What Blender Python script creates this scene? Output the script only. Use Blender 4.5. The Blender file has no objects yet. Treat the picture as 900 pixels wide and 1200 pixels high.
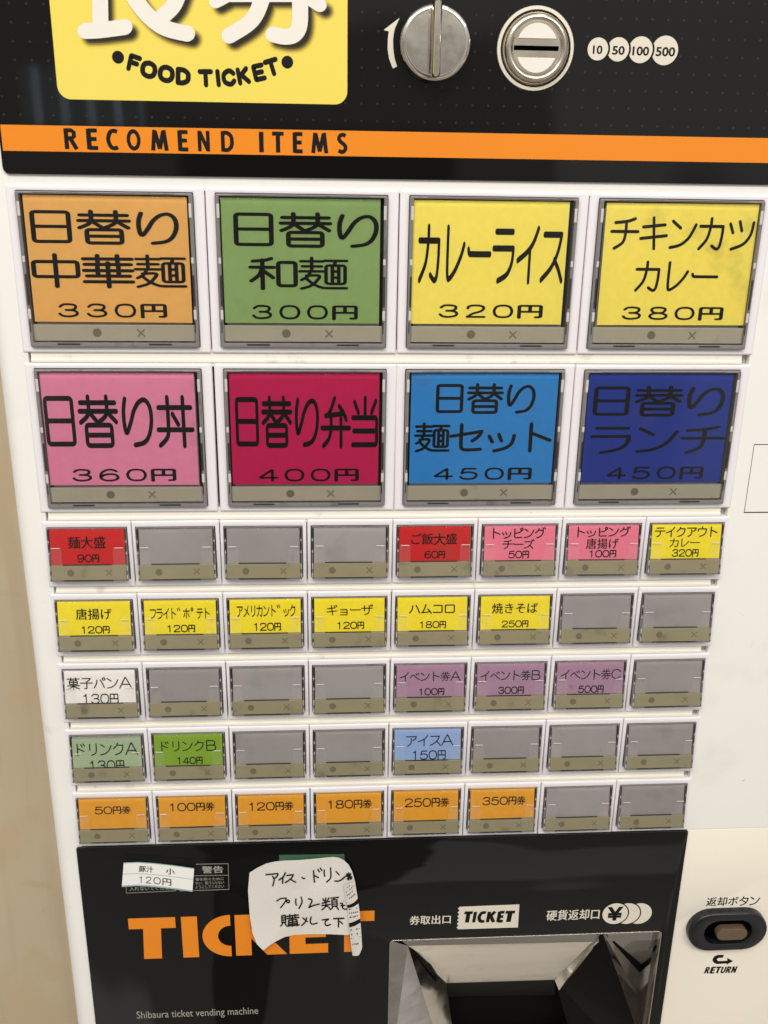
import bpy, math, random
from mathutils import Vector, Matrix
random.seed(11)
SC = bpy.context.scene
COL = SC.collection
H = 1.25                                   # height of the panel's reference line above the floor (m)

# ------------------------------------------------------------------ camera
ROT = ((0.99797580, -0.01505379, -0.06178749), (-0.00686596, 0.94039553, -0.34001339), (0.06322317, 0.33974936, 0.93838862))
CAM = (-41.17258, -242.15395, -531.17024)
FPX = 1148.42
def axis(r): return Vector((r[0], r[2], -r[1]))
cd = bpy.data.cameras.new('camera'); cam = bpy.data.objects.new('camera', cd); COL.objects.link(cam)
cd.sensor_fit = 'VERTICAL'; cd.sensor_height = 36; cd.lens = FPX / 1200 * 36
cd.clip_start = 0.01; cd.clip_end = 100
_r, _u, _b = axis(ROT[0]), -axis(ROT[1]), -axis(ROT[2])
cam.matrix_world = Matrix(((_r.x, _u.x, _b.x, CAM[0]/1000), (_r.y, _u.y, _b.y, CAM[2]/1000), (_r.z, _u.z, _b.z, H - CAM[1]/1000), (0, 0, 0, 1)))
cd.dof.use_dof = True; cd.dof.focus_distance = .585; cd.dof.aperture_fstop = 22
SC.camera = cam

# ------------------------------------------------------------------ world: a dim room as seen by the machine's glossy front
W = bpy.data.worlds.new('World'); SC.world = W; W.use_nodes = True
def build_world():
    nt = W.node_tree; N = nt.nodes; L = nt.links; N.clear()
    out = N.new('ShaderNodeOutputWorld'); bg = N.new('ShaderNodeBackground'); L.new(bg.outputs[0], out.inputs[0])
    tc = N.new('ShaderNodeTexCoord'); sep = N.new('ShaderNodeSeparateXYZ'); L.new(tc.outputs['Generated'], sep.inputs[0])
    def m(op, a, b=None, c=None):
        n = N.new('ShaderNodeMath'); n.operation = op
        for i, v in enumerate((a, b, c)):
            if v is None: continue
            if isinstance(v, (int, float)): n.inputs[i].default_value = v
            else: L.new(v, n.inputs[i])
        return n.outputs[0]
    def band(v, lo, hi, s):
        a = N.new('ShaderNodeMapRange'); a.interpolation_type = 'SMOOTHSTEP'; a.inputs[1].default_value = lo - s; a.inputs[2].default_value = lo + s; L.new(v, a.inputs[0])
        b = N.new('ShaderNodeMapRange'); b.interpolation_type = 'SMOOTHSTEP'; b.inputs[1].default_value = hi - s; b.inputs[2].default_value = hi + s; L.new(v, b.inputs[0])
        return m('SUBTRACT', a.outputs[0], b.outputs[0])
    def mix(f, a, b):
        n = N.new('ShaderNodeMix'); n.data_type = 'RGBA'
        for i, v in ((0, f), (6, a), (7, b)):
            if isinstance(v, (int, float)): n.inputs[i].default_value = v
            elif isinstance(v, tuple): n.inputs[i].default_value = (*v, 1)
            else: L.new(v, n.inputs[i])
        return n.outputs[2]
    noise = N.new('ShaderNodeTexNoise'); noise.inputs['Scale'].default_value = 5; noise.inputs['Detail'].default_value = 4; L.new(tc.outputs['Generated'], noise.inputs['Vector'])
    nz = m('SUBTRACT', noise.outputs[0], 0.5)
    x, y, z = sep.outputs
    ay = m('MAXIMUM', m('ABSOLUTE', y), 0.02)
    az = m('DIVIDE', x, ay); el = m('DIVIDE', z, ay)
    zz = m('ADD', z, m('MULTIPLY', nz, 0.10))
    cr = N.new('ShaderNodeValToRGB'); L.new(m('MULTIPLY_ADD', zz, 0.5, 0.5), cr.inputs[0])
    e = cr.color_ramp; e.elements[0].position = 0; e.elements[0].color = (.36, .335, .295, 1)
    e.elements[1].position = 1; e.elements[1].color = (1.0, .97, .92, 1)
    for p, c in ((.30, (.34, .317, .28)), (.44, (.31, .29, .26)), (.50, (.33, .31, .285)), (.56, (.36, .345, .32)), (.64, (.62, .60, .57)), (.8, (.95, .92, .88))):
        q = e.elements.new(p); q.color = (*c, 1)
    col = cr.outputs[0]
    n2_ = N.new('ShaderNodeTexNoise'); n2_.inputs['Scale'].default_value = 2.6; n2_.inputs['Detail'].default_value = 2; L.new(tc.outputs['Generated'], n2_.inputs['Vector'])
    col = mix(m('MULTIPLY', band(n2_.outputs[0], .55, 5, .02), m('MULTIPLY', band(el, -3, .25, .12), .6)), col, (.95, .92, .87))  # bright patches added to the room for glare on covers and chrome
    back = m('LESS_THAN', y, -0.02)
    # the photographer standing in front of the machine: a dark upright figure in the reflections
    azn = m('ADD', az, m('MULTIPLY', nz, 0.12))
    rb_ = m('ADD', azn, m('MULTIPLY', m('MAXIMUM', m('SUBTRACT', m('MULTIPLY', el, -1), 0.82), 0), 0.42))
    fig = m('MULTIPLY', m('MULTIPLY', m('MULTIPLY', band(azn, -0.135, 3, 0.006), band(rb_, -3, 0.115, 0.006)), band(el, -4, 0.02, 0.02)), back)
    col = mix(m('MULTIPLY', fig, 0.85), col, (.045, .042, .038))
    # dim windows with bars low on the left
    win = m('MULTIPLY', m('MULTIPLY', band(az, -0.275, -0.165, 0.006), band(el, 0.024, 0.074, 0.006)), back)
    bars = m('GREATER_THAN', m('SINE', m('MULTIPLY', m('ADD', az, m('MULTIPLY', nz, 0.02)), 260)), 0.55)
    col = mix(m('MULTIPLY', win, m('MULTIPLY_ADD', bars, 0.55, 0.10)), col, (1.7, 2.1, 2.5))
    # ceiling lamps in rows
    lamp = m('MULTIPLY', m('MULTIPLY', m('GREATER_THAN', m('SINE', m('MULTIPLY', m('DIVIDE', x, m('MAXIMUM', z, 0.05)), 5.0)), 0.8), m('GREATER_THAN', z, 0.45)), back)
    col = mix(m('MULTIPLY', lamp, 0.8), col, (2.6, 2.5, 2.3))
    L.new(col, bg.inputs[0]); bg.inputs[1].default_value = 0.93
build_world()

# ------------------------------------------------------------------ lamps: ceiling tubes in front of and above the machine
def area(name, loc, target, sx, sy, power, col):
    l = bpy.data.lights.new(name, 'AREA'); l.shape = 'RECTANGLE'; l.size = sx; l.size_y = sy; l.energy = power; l.color = col
    o = bpy.data.objects.new(name, l); COL.objects.link(o); o.location = loc
    o.rotation_euler = (Vector(target) - Vector(loc)).to_track_quat('-Z', 'Y').to_euler()
area('ceiling_lamp', (-0.35, -1.25, H + 1.35), (0, 0, H), 1.2, 0.35, 20, (1, .97, .925))
area('ceiling_lamp', (0.9, -1.7, H + 1.25), (0, 0, H), 1.2, 0.35, 12, (1, .955, .90))
SC.view_settings.view_transform = 'Standard'; SC.view_settings.look = 'None'; SC.view_settings.exposure = 0.0; SC.view_settings.gamma = 1

# ------------------------------------------------------------------ helpers
def at(px, py, d=0.0):
    """a point seen at a photo pixel, on the plane d mm in front of the panel -> (x, z) in mm"""
    r = ((px - 450) / FPX, (py - 600) / FPX, 1.0)
    ray = [sum(ROT[k][i] * r[k] for k in range(3)) for i in range(3)]
    s = (-d - CAM[2]) / ray[2]
    return (CAM[0] + s * ray[0], -(CAM[1] + s * ray[1]))
def a3(px, py, d): x, z = at(px, py, d); return (x, z, d)
def lin(c):
    return tuple(((v/255)/12.92 if v/255 <= .04045 else ((v/255+.055)/1.055)**2.4) for v in c)

class MB:
    def __init__(s): s.v = []; s.f = []; s.m = []
    def add(s, pts, faces, mat=0):
        b = len(s.v); s.v += pts
        for f in faces: s.f.append([b + i for i in f]); s.m.append(mat)
    def poly(s, pts, mat=0): s.add(list(pts), [list(range(len(pts)))], mat)
    def flat(s, pts2, d, mat=0): s.poly([(p[0], p[1], d) for p in pts2], mat)
    def rings(s, rings, mat=0, cap0=False, cap1=True, close=True):
        n = len(rings[0]); b = len(s.v)
        for r in rings: s.v += r
        for k in range(len(rings) - 1):
            for i in range(n if close else n - 1):
                j = (i + 1) % n
                s.f.append([b + k*n + i, b + k*n + j, b + (k+1)*n + j, b + (k+1)*n + i]); s.m.append(mat)
        if cap1: s.f.append([b + (len(rings)-1)*n + i for i in range(n)]); s.m.append(mat)
        if cap0: s.f.append([b + i for i in range(n)][::-1]); s.m.append(mat)
    def plate(s, x0, x1, z0, z1, d0, d1, r=0.5, c=0.3, mat=0, n=3):
        R = [ring(x0, x1, z0, z1, r, d0, n), ring(x0, x1, z0, z1, r, d1 - c, n)]
        for t in (.35, .7, 1):
            k = c * (1 - math.cos(t*math.pi/2)); u = c * (1 - math.sin(t*math.pi/2))
            R.append(ring(x0 + k, x1 - k, z0 + k, z1 - k, max(r - k, .01), d1 - u, n))
        s.rings(R, mat, cap0=True)
    def frame(s, o, i, d0, d1, ro=.6, ri=.6, c=.5, ci=.4, mat=0, n=3):
        R = [ring(*o, ro, d0, n), ring(*o, ro, d1 - c, n)]
        for t in (.35, .7, 1):
            k = c*(1 - math.cos(t*math.pi/2)); u = c*(1 - math.sin(t*math.pi/2))
            R.append(ring(o[0]+k, o[1]-k, o[2]+k, o[3]-k, max(ro-k, .05), d1-u, n))
        for t in (1, .5, 0):
            k = ci*(1 - math.cos(t*math.pi/2)); u = ci*(1 - math.sin(t*math.pi/2))
            R.append(ring(i[0]-k, i[1]+k, i[2]-k, i[3]+k, ri + k, d1-u, n))
        R.append(ring(*i, ri, d0, n))
        s.rings(R, mat, cap1=False)
    def lathe(s, cx, cz, prof, n=48, mat=0, cap=True):
        R = [[(cx + r*math.cos(2*math.pi*i/n), cz + r*math.sin(2*math.pi*i/n), d) for i in range(n)] for r, d in prof]
        s.rings(R, mat, cap1=cap)
    def disc(s, cx, cz, r, d, mat=0, n=40, ry=None):
        s.flat([(cx + r*math.cos(2*math.pi*i/n), cz + (ry or r)*math.sin(2*math.pi*i/n)) for i in range(n)], d, mat)
    def build(s, name, mats, parent=None, origin=None, smooth=True, angle=35):
        if origin is None:
            o = [sum(p[k] for p in s.v)/len(s.v) for k in range(3)]
        else: o = origin
        me = bpy.data.meshes.new(name)
        me.from_pydata([((p[0]-o[0])/1000, -(p[2]-o[2])/1000, (p[1]-o[1])/1000) for p in s.v], [], s.f)
        for m in (mats if isinstance(mats, (list, tuple)) else [mats]): me.materials.append(m)
        me.polygons.foreach_set('material_index', s.m)
        if smooth:
            me.polygons.foreach_set('use_smooth', [True]*len(me.polygons)); me.set_sharp_from_angle(angle=math.radians(angle))
            at_ = me.attributes.get('sharp_edge') or me.attributes.new('sharp_edge', 'BOOLEAN', 'EDGE')
            for p in me.polygons:                                      # flat faces keep a flat normal up to their rounded edge
                if p.loop_total > 4:
                    for li in p.loop_indices: at_.data[me.loops[li].edge_index].value = True
        me.update()
        ob = bpy.data.objects.new(name, me); COL.objects.link(ob)
        w = Vector((o[0]/1000, -o[2]/1000, H + o[1]/1000))
        ob['_w'] = list(w)
        if parent is not None:
            ob.parent = parent; ob.location = w - Vector(parent['_w'])
        else: ob.location = w
        return ob
def ring(x0, x1, z0, z1, r, d, n=3):
    P = []
    for cx, cz, a in ((x1-r, z1-r, 0), (x0+r, z1-r, 90), (x0+r, z0+r, 180), (x1-r, z0+r, 270)):
        for k in range(n + 1):
            t = math.radians(a + 90*k/n); P.append((cx + r*math.cos(t), cz + r*math.sin(t), d))
    return P
def tag(o, label, cat, group=None):
    o['label'] = label; o['category'] = cat
    if group: o['group'] = group
    return o

# ------------------------------------------------------------------ materials
def mat(name, col, rough=.5, metal=0., spec=.5, dirt=None, grain=None, bump=None, streak=None, vary=0):
    """col is sRGB 0-255 of the thing itself; dirt = (scale, threshold, strength, colour); grain = (scale, amount)"""
    m = bpy.data.materials.new(name); m.use_nodes = True; nt = m.node_tree; N = nt.nodes; L = nt.links
    b = N['Principled BSDF']; c = (*lin(col), 1)
    b.inputs['Base Color'].default_value = c; b.inputs['Roughness'].default_value = rough; b.inputs['Metallic'].default_value = metal
    b.inputs['Specular IOR Level'].default_value = spec
    tc = N.new('ShaderNodeTexCoord'); oi = N.new('ShaderNodeObjectInfo')
    va = N.new('ShaderNodeVectorMath'); va.operation = 'ADD'; L.new(tc.outputs['Object'], va.inputs[0])
    sc = N.new('ShaderNodeVectorMath'); sc.operation = 'SCALE'; sc.inputs['Scale'].default_value = 7.3
    cmb = N.new('ShaderNodeCombineXYZ')
    for i in range(3): L.new(oi.outputs['Random'], cmb.inputs[i])
    L.new(cmb.outputs[0], sc.inputs[0]); L.new(sc.outputs[0], va.inputs[1])
    vec = va.outputs[0]; cur = None
    def mixin(fac, a, bcol, mode='MIX'):
        n = N.new('ShaderNodeMix'); n.data_type = 'RGBA'; n.blend_type = mode; L.new(fac, n.inputs[0])
        if a is None: n.inputs[6].default_value = c
        else: L.new(a, n.inputs[6])
        n.inputs[7].default_value = (*bcol, 1); return n.outputs[2]
    def noise(scale, detail=3, stretch=None, rough=.55):
        t = N.new('ShaderNodeTexNoise'); t.inputs['Scale'].default_value = scale; t.inputs['Detail'].default_value = detail; t.inputs['Roughness'].default_value = rough
        if stretch:
            mp = N.new('ShaderNodeMapping'); mp.inputs['Scale'].default_value = stretch; L.new(vec, mp.inputs[0]); L.new(mp.outputs[0], t.inputs['Vector'])
        else: L.new(vec, t.inputs['Vector'])
        return t.outputs[0]
    def rng(v, lo, hi, a, bb):
        r = N.new('ShaderNodeMapRange'); r.interpolation_type = 'SMOOTHSTEP'
        for i, q in enumerate((lo, hi, a, bb)): r.inputs[i+1].default_value = q
        L.new(v, r.inputs[0]); return r.outputs[0]
    if grain:
        cur = mixin(rng(noise(grain[0], 5), .3, .7, 0, grain[1]), cur, tuple(v*.72 for v in c[:3]))
    for D in (dirt if isinstance(dirt, list) else [dirt] if dirt else []):
        st = D[4] if len(D) > 4 else None
        cur = mixin(rng(noise(D[0], 4, st), D[1], D[1] + .14, 0, D[2]), cur, lin(D[3]))
    if vary:
        mr = N.new('ShaderNodeMath'); mr.operation = 'MULTIPLY'; L.new(oi.outputs['Random'], mr.inputs[0]); mr.inputs[1].default_value = vary
        cur = mixin(mr.outputs[0], cur, tuple(v*.4 for v in c[:3]))
    if cur is not None: L.new(cur, b.inputs['Base Color'])
    if streak:
        L.new(rng(noise(streak[0], 5, streak[2]), .3, .75, rough, rough + streak[1]), b.inputs['Roughness'])
    if bump:
        bp = N.new('ShaderNodeBump'); bp.inputs['Strength'].default_value = bump[1]; bp.inputs['Distance'].default_value = .0005
        L.new(noise(bump[0], 3), bp.inputs['Height']); L.new(bp.outputs[0], b.inputs['Normal'])
    return m
GRIME = (70, 62, 45)
M_BODY = mat('cream_painted_steel', (234, 232, 227), .42, dirt=[(38, .65, .26, GRIME), (150, .70, .55, (60, 54, 44)), (12, .6, .12, (150, 130, 90))], grain=(9, .10))
M_DOOR = mat('cream_lower_door', (238, 230, 214), .45, dirt=[(30, .72, .25, GRIME), (160, .75, .5, (60, 54, 44))], grain=(8, .10))
M_BEZEL = mat('white_bezel_plastic', (229, 225, 227), .38, dirt=[(90, .67, .16, GRIME), (240, .70, .36, (60, 54, 44))])
M_RAIL = mat('cream_rail_plastic', (236, 231, 219), .40, dirt=[(60, .62, .25, GRIME), (200, .68, .4, (60, 54, 44))])
M_GAP = mat('dark_gap', (40, 38, 36), .7)
M_SLOT = mat('grey_slot_end', (165, 160, 150), .6)
M_BLACK = mat('black_gloss_panel', (13, 13, 12), .02, spec=.38, dirt=[(16, .66, .25, (40, 38, 32))], streak=(40, .02, (1, 1, 1)))
M_TINT = mat('smoky_button_plastic', (124, 119, 118), .2, dirt=[(120, .56, .55, (78, 72, 76), (1, 1, .25))], grain=(160, .25))
M_TAB = mat('pale_clip_plastic', (196, 190, 186), .3)
M_WELL = mat('button_well_plastic', (44, 40, 38), .5)
M_STRIP = mat('olive_lamp_strip', (176, 169, 149), .35, dirt=[(45, .60, .45, (88, 80, 62)), (140, .66, .3, (80, 72, 56))], grain=(60, .2))
M_STRIP_S = mat('olive_lamp_strip_small', (154, 146, 116), .35, dirt=[(60, .60, .45, (84, 76, 56))], grain=(60, .2))
M_MARK = mat('grey_lamp_mark', (116, 108, 88), .4)
M_EMPTY = mat('grey_empty_holder', (166, 161, 159), .28, dirt=[(90, .64, .3, (96, 90, 84)), (30, .55, .3, (120, 114, 110))], grain=(40, .3), vary=.18)
M_INK = mat('black_print', (15, 13, 12), .6, spec=.2)
M_WHITE_PRINT = mat('white_print', (214, 206, 190), .45)
M_ORANGE = mat('orange_print', (227, 132, 26), .3, dirt=[(60, .68, .2, (120, 70, 20))])
M_CHROME = mat('chrome', (222, 214, 203), .05, metal=1, bump=(45, .22), dirt=[(130, .60, .30, (150, 140, 130))], streak=(90, .18, (1, 1, 1)))
M_STEEL = mat('satin_nickel', (208, 198, 182), .17, metal=1, streak=(70, .12, (1, 1, 1)))
M_TRAY = mat('polished_tray_steel', (184, 180, 175), .05, metal=1, dirt=[(60, .60, .25, (120, 112, 102)), (200, .68, .4, (110, 100, 90))], streak=(60, .14, (.3, 1, 1.6)), bump=(16, .5))
M_TRAYDARK = mat('dark_cavity_and_reflection', (9, 8, 7), .5, spec=.06)  # near-black for the deep hole and the steel wall's painted dark reflection
M_SLIT = mat('black_slit', (4, 4, 4), .9, spec=0)
M_HOUSE = mat('charcoal_button_housing', (18, 20, 22), .34, dirt=[(160, .66, .35, (90, 90, 90))])
M_KEYBROWN = mat('brown_button_key', (96, 78, 60), .35, dirt=[(200, .6, .3, (50, 40, 30))])
M_YELLOW = mat('yellow_sign_film', (231, 210, 94), .22, grain=(10, .06))
M_SIGNWHITE = mat('white_sign_print', (228, 222, 213), .25)
M_WALL = mat('beige_wall_paint', (200, 184, 155), .65, dirt=[(24, .47, .5, (184, 166, 136), (1.4, 1.4, .08)), (14, .50, .5, (196, 172, 138)), (16, .60, .4, (168, 144, 108), (.6, .6, 1.6)), (60, .68, .5, (128, 100, 66))], grain=(3, .2))
M_NOTE = mat('white_note_paper', (214, 208, 200), .75, grain=(30, .12), bump=(40, .35))
M_LABEL = mat('white_label_paper', (234, 232, 226), .6)
M_RULE = mat('pale_blue_rule', (150, 178, 186), .6)
M_GREEN = mat('green_tape', (58, 92, 66), .45)
M_BTAPE = mat('black_tape', (10, 10, 10), .5, spec=.25)
M_DIM = mat('dim_white_print', (158, 152, 140), .45)
M_DOT = mat('grey_dot_print', (36, 36, 34), .15)
def cover_mat():
    m = bpy.data.materials.new('clear_acrylic'); m.use_nodes = True; nt = m.node_tree; N = nt.nodes; L = nt.links; N.clear()
    o = N.new('ShaderNodeOutputMaterial'); t = N.new('ShaderNodeBsdfTransparent'); t.inputs[0].default_value = (.995, .992, .99, 1)
    g = N.new('ShaderNodeBsdfGlossy'); g.inputs['Roughness'].default_value = .06
    fr = N.new('ShaderNodeFresnel'); fr.inputs[0].default_value = 1.31
    mx = N.new('ShaderNodeMixShader'); L.new(fr.outputs[0], mx.inputs[0]); L.new(t.outputs[0], mx.inputs[1]); L.new(g.outputs[0], mx.inputs[2]); L.new(mx.outputs[0], o.inputs[0])
    return m
M_COVER = cover_mat()
def clip_mat(f):
    m = bpy.data.materials.new('clear_clip_and_glint'); m.use_nodes = True; nt = m.node_tree; N = nt.nodes; L = nt.links; N.clear()
    o = N.new('ShaderNodeOutputMaterial'); t = N.new('ShaderNodeBsdfTransparent'); d = N.new('ShaderNodeBsdfPrincipled')
    d.inputs['Base Color'].default_value = (.75, .72, .7, 1); d.inputs['Roughness'].default_value = .15
    mx = N.new('ShaderNodeMixShader'); mx.inputs[0].default_value = f; L.new(t.outputs[0], mx.inputs[1]); L.new(d.outputs[0], mx.inputs[2]); L.new(mx.outputs[0], o.inputs[0])
    return m
M_CLIP = clip_mat(.03); M_CLIP_GLINT = clip_mat(.45)  # the denser mix paints edge highlights of the clear tabs

# ------------------------------------------------------------------ lettering: rounded stroke glyphs (em box 0..100, y down; ~ = smooth curve)
G = {
'日': ['16,7 84,7 84,93 16,93 @', '16,49 84,49'],
'替': ['6,15 49,15', '3,31 50,31', '~27,4 27,26 22,40 4,52', '29,34 46,50', '53,15 95,15', '52,31 98,31', '~74,4 74,26 69,40 52,51', '76,34 96,51', '17,57 83,57 83,96 17,96 @', '17,76 83,76'],
'り': ['~22,8 17,30 17,56 22,72 34,52 44,30 58,14 74,10 86,24 88,50 80,76 66,90 42,95'],
'中': ['8,24 92,24 92,68 8,68 @', '50,4 50,97'],
'華': ['4,15 96,15', '31,5 31,24', '69,5 69,24', '6,31 94,31', '4,49 96,49', '9,65 91,65', '4,82 96,82', '50,26 50,97', '30,31 30,64', '70,31 70,64'],
'麺': ['5,14 50,14', '8,29 47,29', '3,44 51,44', '27,4 27,44', '~24,46 18,60 6,70', '~16,57 42,57 36,74 24,88 6,96', '~16,66 30,82 46,92 58,94', '56,94 98,94', '53,12 98,12', '76,12 73,25', '56,26 95,26 95,81 56,81 @', '69,26 69,81', '82,26 82,81', '69,44 82,44', '69,62 82,62'],
'和': ['~45,7 32,12 8,15', '3,33 50,33', '27,11 27,97', '~26,36 20,56 4,74', '30,44 48,64', '59,18 94,18 94,88 59,88 @'],
'カ': ['~44,5 43,30 34,66 10,95', '8,28 86,28 ', '~86,28 85,60 80,88 70,95 54,86'],
'レ': ['~22,6 22,60 24,88 32,92 54,78 76,54 88,34'],
'ー': ['~6,42 10,49 24,50 94,50'],
'ラ': ['16,12 84,12', '8,40 88,40', '~88,40 84,64 66,84 30,95'],
'イ': ['~86,6 68,30 44,46 8,60', '56,40 56,96'],
'ス': ['12,16 82,16', '~82,16 70,46 46,72 8,93', '~58,58 76,74 92,94'],
'チ': ['~82,8 56,16 16,20', '5,46 95,46', '~53,16 53,50 46,78 18,96'],
'キ': ['12,32 86,25', '6,66 94,57', '45,5 55,96'],
'ン': ['12,14 40,34', '~10,92 44,84 72,62 92,24'],
'ツ': ['10,20 22,46', '42,13 52,40', '~90,16 84,52 62,80 22,95'],
'丼': ['8,24 92,24', '5,66 95,66', '~32,5 32,56 28,80 8,96', '72,5 72,97', '44,36 58,56'],
'弁': ['~46,5 34,26 22,38', '16,38 78,34', '~62,20 76,32 86,46', '3,62 97,62', '~34,44 34,64 26,84 8,97', '68,44 68,98'],
'当': ['50,4 50,38', '14,12 27,32', '86,10 72,32', '8,42 90,42 90,95 8,95', '12,68 90,68'],
'セ': ['~5,46 50,38 92,30', '~92,30 84,46 66,62', '~34,8 34,76 40,90 56,92 90,90'],
'ッ': ['14,46 24,66', '42,40 50,62', '~86,44 80,70 62,86 30,96'],
'ト': ['34,5 34,96', '36,36 90,60'],
'円': ['10,97 10,8 90,8 90,92 72,92', '50,8 50,52', '10,52 90,52'],
'ド': ['30,8 30,96', '32,42 80,64', '58,12 68,28', '76,8 86,24'],
'リ': ['26,10 26,56', '~76,8 76,56 68,80 38,95'],
'ク': ['~42,6 34,26 10,48', '38,22 84,22', '~84,22 80,52 60,80 22,95'],
'フ': ['12,16 88,16', '~88,16 84,50 60,80 22,94'],
'テ': ['18,14 82,14', '5,42 95,42', '~52,44 52,66 44,84 22,96'],
'ア': ['8,16 90,16', '~90,16 84,34 64,48', '~48,32 48,64 40,82 18,96'],
'メ': ['~76,8 64,44 42,74 10,95', '~28,34 56,52 86,82'],
'ギ': ['10,36 76,28', '6,66 90,57', '42,8 54,96', '66,8 74,22', '82,4 90,18'],
'ョ': ['22,46 78,46 78,95 20,95', '24,70 78,70'],
'ザ': ['4,36 94,36', '28,12 28,60', '~68,12 68,56 60,82 30,96', '80,6 86,20', '92,3 98,16'],
'ハ': ['~34,20 28,56 8,88', '~62,16 78,50 92,88'],
'ム': ['~46,8 34,50 16,86', '10,88 84,78', '~62,52 78,70 92,94'],
'コ': ['14,18 84,18 84,86 10,86'],
'ロ': ['12,16 88,16 88,88 12,88 @'],
'タ': ['~42,6 34,26 10,48', '38,22 84,22', '~84,22 80,52 60,80 22,95', '34,44 66,64'],
'ウ': ['50,4 50,22', '12,46 12,24 88,24', '~88,24 84,58 64,82 30,95'],
'ピ': ['22,12 22,84', '~22,84 34,92 84,90', '~80,34 60,46 24,52', 'o84,16 10'],
'ポ': ['6,32 94,32', '50,8 50,90', '~26,50 20,66 8,80', '~74,50 80,66 92,80', 'o84,12 9'],
'ホ': ['6,30 94,30', '50,6 50,94', '~26,48 20,66 8,82', '~74,48 80,66 92,82'],
'パ': ['~32,24 26,56 8,88', '~56,22 72,52 86,88', 'o84,16 10'],
'グ': ['~38,10 30,30 8,50', '34,26 76,26', '~76,26 72,54 54,80 20,95', '72,4 78,16', '88,2 94,14'],
'ズ': ['10,24 74,24', '~74,24 64,52 42,76 6,93', '~54,62 72,76 86,94', '76,4 82,16', '90,2 96,14'],
'ベ': ['~4,62 22,42 34,32 44,40 70,66 96,82', '62,20 70,34', '80,14 88,28'],
'゛': ['14,6 26,26', '40,2 52,22'],
'゜': ['o34,16 13'],
'菓': ['4,13 96,13', '31,4 31,21', '69,4 69,21', '20,27 80,27 80,58 20,58 @', '20,42 80,42', '50,27 50,97', '4,69 96,69', '~46,70 32,84 6,94', '~54,70 68,84 94,94'],
'子': ['18,10 82,10', '~82,10 66,28 52,36', '4,48 96,48', '52,36 52,94 34,94'],
'券': ['26,5 34,20', '74,5 64,20', '12,24 88,24', '4,44 96,44', '~52,6 48,40 30,60 4,70', '~56,44 70,58 96,68', '30,64 72,64', '~72,64 72,80 66,95 52,92', '~48,64 44,80 20,96'],
'大': ['4,34 96,34', '~50,4 49,40 36,74 5,96', '~52,38 66,74 96,96'],
'０': ['~50,7 80,16 92,50 80,84 50,93 20,84 8,50 20,16 50,7 @'],
'１': ['~30,24 46,18 54,7', '54,7 54,93'],
'２': ['~12,30 18,14 48,7 80,14 86,32 70,52 36,68 10,92', '10,92 90,92'],
'３': ['~14,24 28,10 52,7 80,14 82,34 66,46 40,48', '~40,48 70,50 88,64 82,84 50,93 22,88 10,74'],
'４': ['70,93 70,7 8,70 94,70'],
'５': ['82,8 24,8 16,46', '~16,46 34,38 60,38 84,48 88,68 74,88 46,93 22,88 10,76'],
'６': ['~84,20 66,8 44,8 20,24 9,52 12,78 32,92 58,93 82,84 90,66 80,48 54,42 28,48 11,64'],
'８': ['~50,7 78,13 82,28 70,44 50,48 28,44 17,28 22,13 50,7 @', '~50,48 80,56 90,72 78,88 50,93 22,88 10,72 20,56 50,48 @'],
'９': ['~16,80 34,92 56,92 80,76 91,48 88,22 68,8 42,7 18,16 10,34 20,52 46,58 72,52 89,36'],
'A': ['4,95 48,6 52,6 96,95', '20,64 80,64'],
'B': ['14,6 14,94 ', '~14,6 56,6 80,12 82,34 66,46 14,48', '~14,48 66,48 88,58 88,82 68,94 14,94'],
'C': ['~92,28 76,12 50,7 22,18 8,50 22,82 50,93 76,88 92,72'],
}
for a, b in zip('0123456789', '０１２３４５６７８９'):
    if b in G: G[a] = G[b]

def catmull(P, closed, n=7):
    out = []; m = len(P)
    rngk = range(m if closed else m - 1)
    g = (lambda i: P[i % m]) if closed else (lambda i: P[max(0, min(m - 1, i))])
    for i in rngk:
        p0, p1, p2, p3 = g(i-1), g(i), g(i+1), g(i+2)
        for k in range(n):
            t = k/n
            out.append(tuple(.5*((2*p1[j]) + (-p0[j]+p2[j])*t + (2*p0[j]-5*p1[j]+4*p2[j]-p3[j])*t*t + (-p0[j]+3*p1[j]-3*p2[j]+p3[j])*t**3) for j in (0, 1)))
    if not closed: out.append(P[-1])
    return out
def fillet(P, closed, r=7):
    if len(P) < 3: return P
    out = []; m = len(P)
    for i in range(m):
        if not closed and i in (0, m-1): out.append(P[i]); continue
        p, a, b = P[i], P[i-1], P[(i+1) % m]
        la = math.dist(p, a); lb = math.dist(p, b); rr = min(r, la*.45, lb*.45)
        s = tuple(p[j] + (a[j]-p[j])*rr/la for j in (0, 1)); e = tuple(p[j] + (b[j]-p[j])*rr/lb for j in (0, 1))
        for t in (0, .25, .5, .75, 1): out.append(tuple((1-t)**2*s[j] + 2*t*(1-t)*p[j] + t*t*e[j] for j in (0, 1)))
    return out
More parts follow.
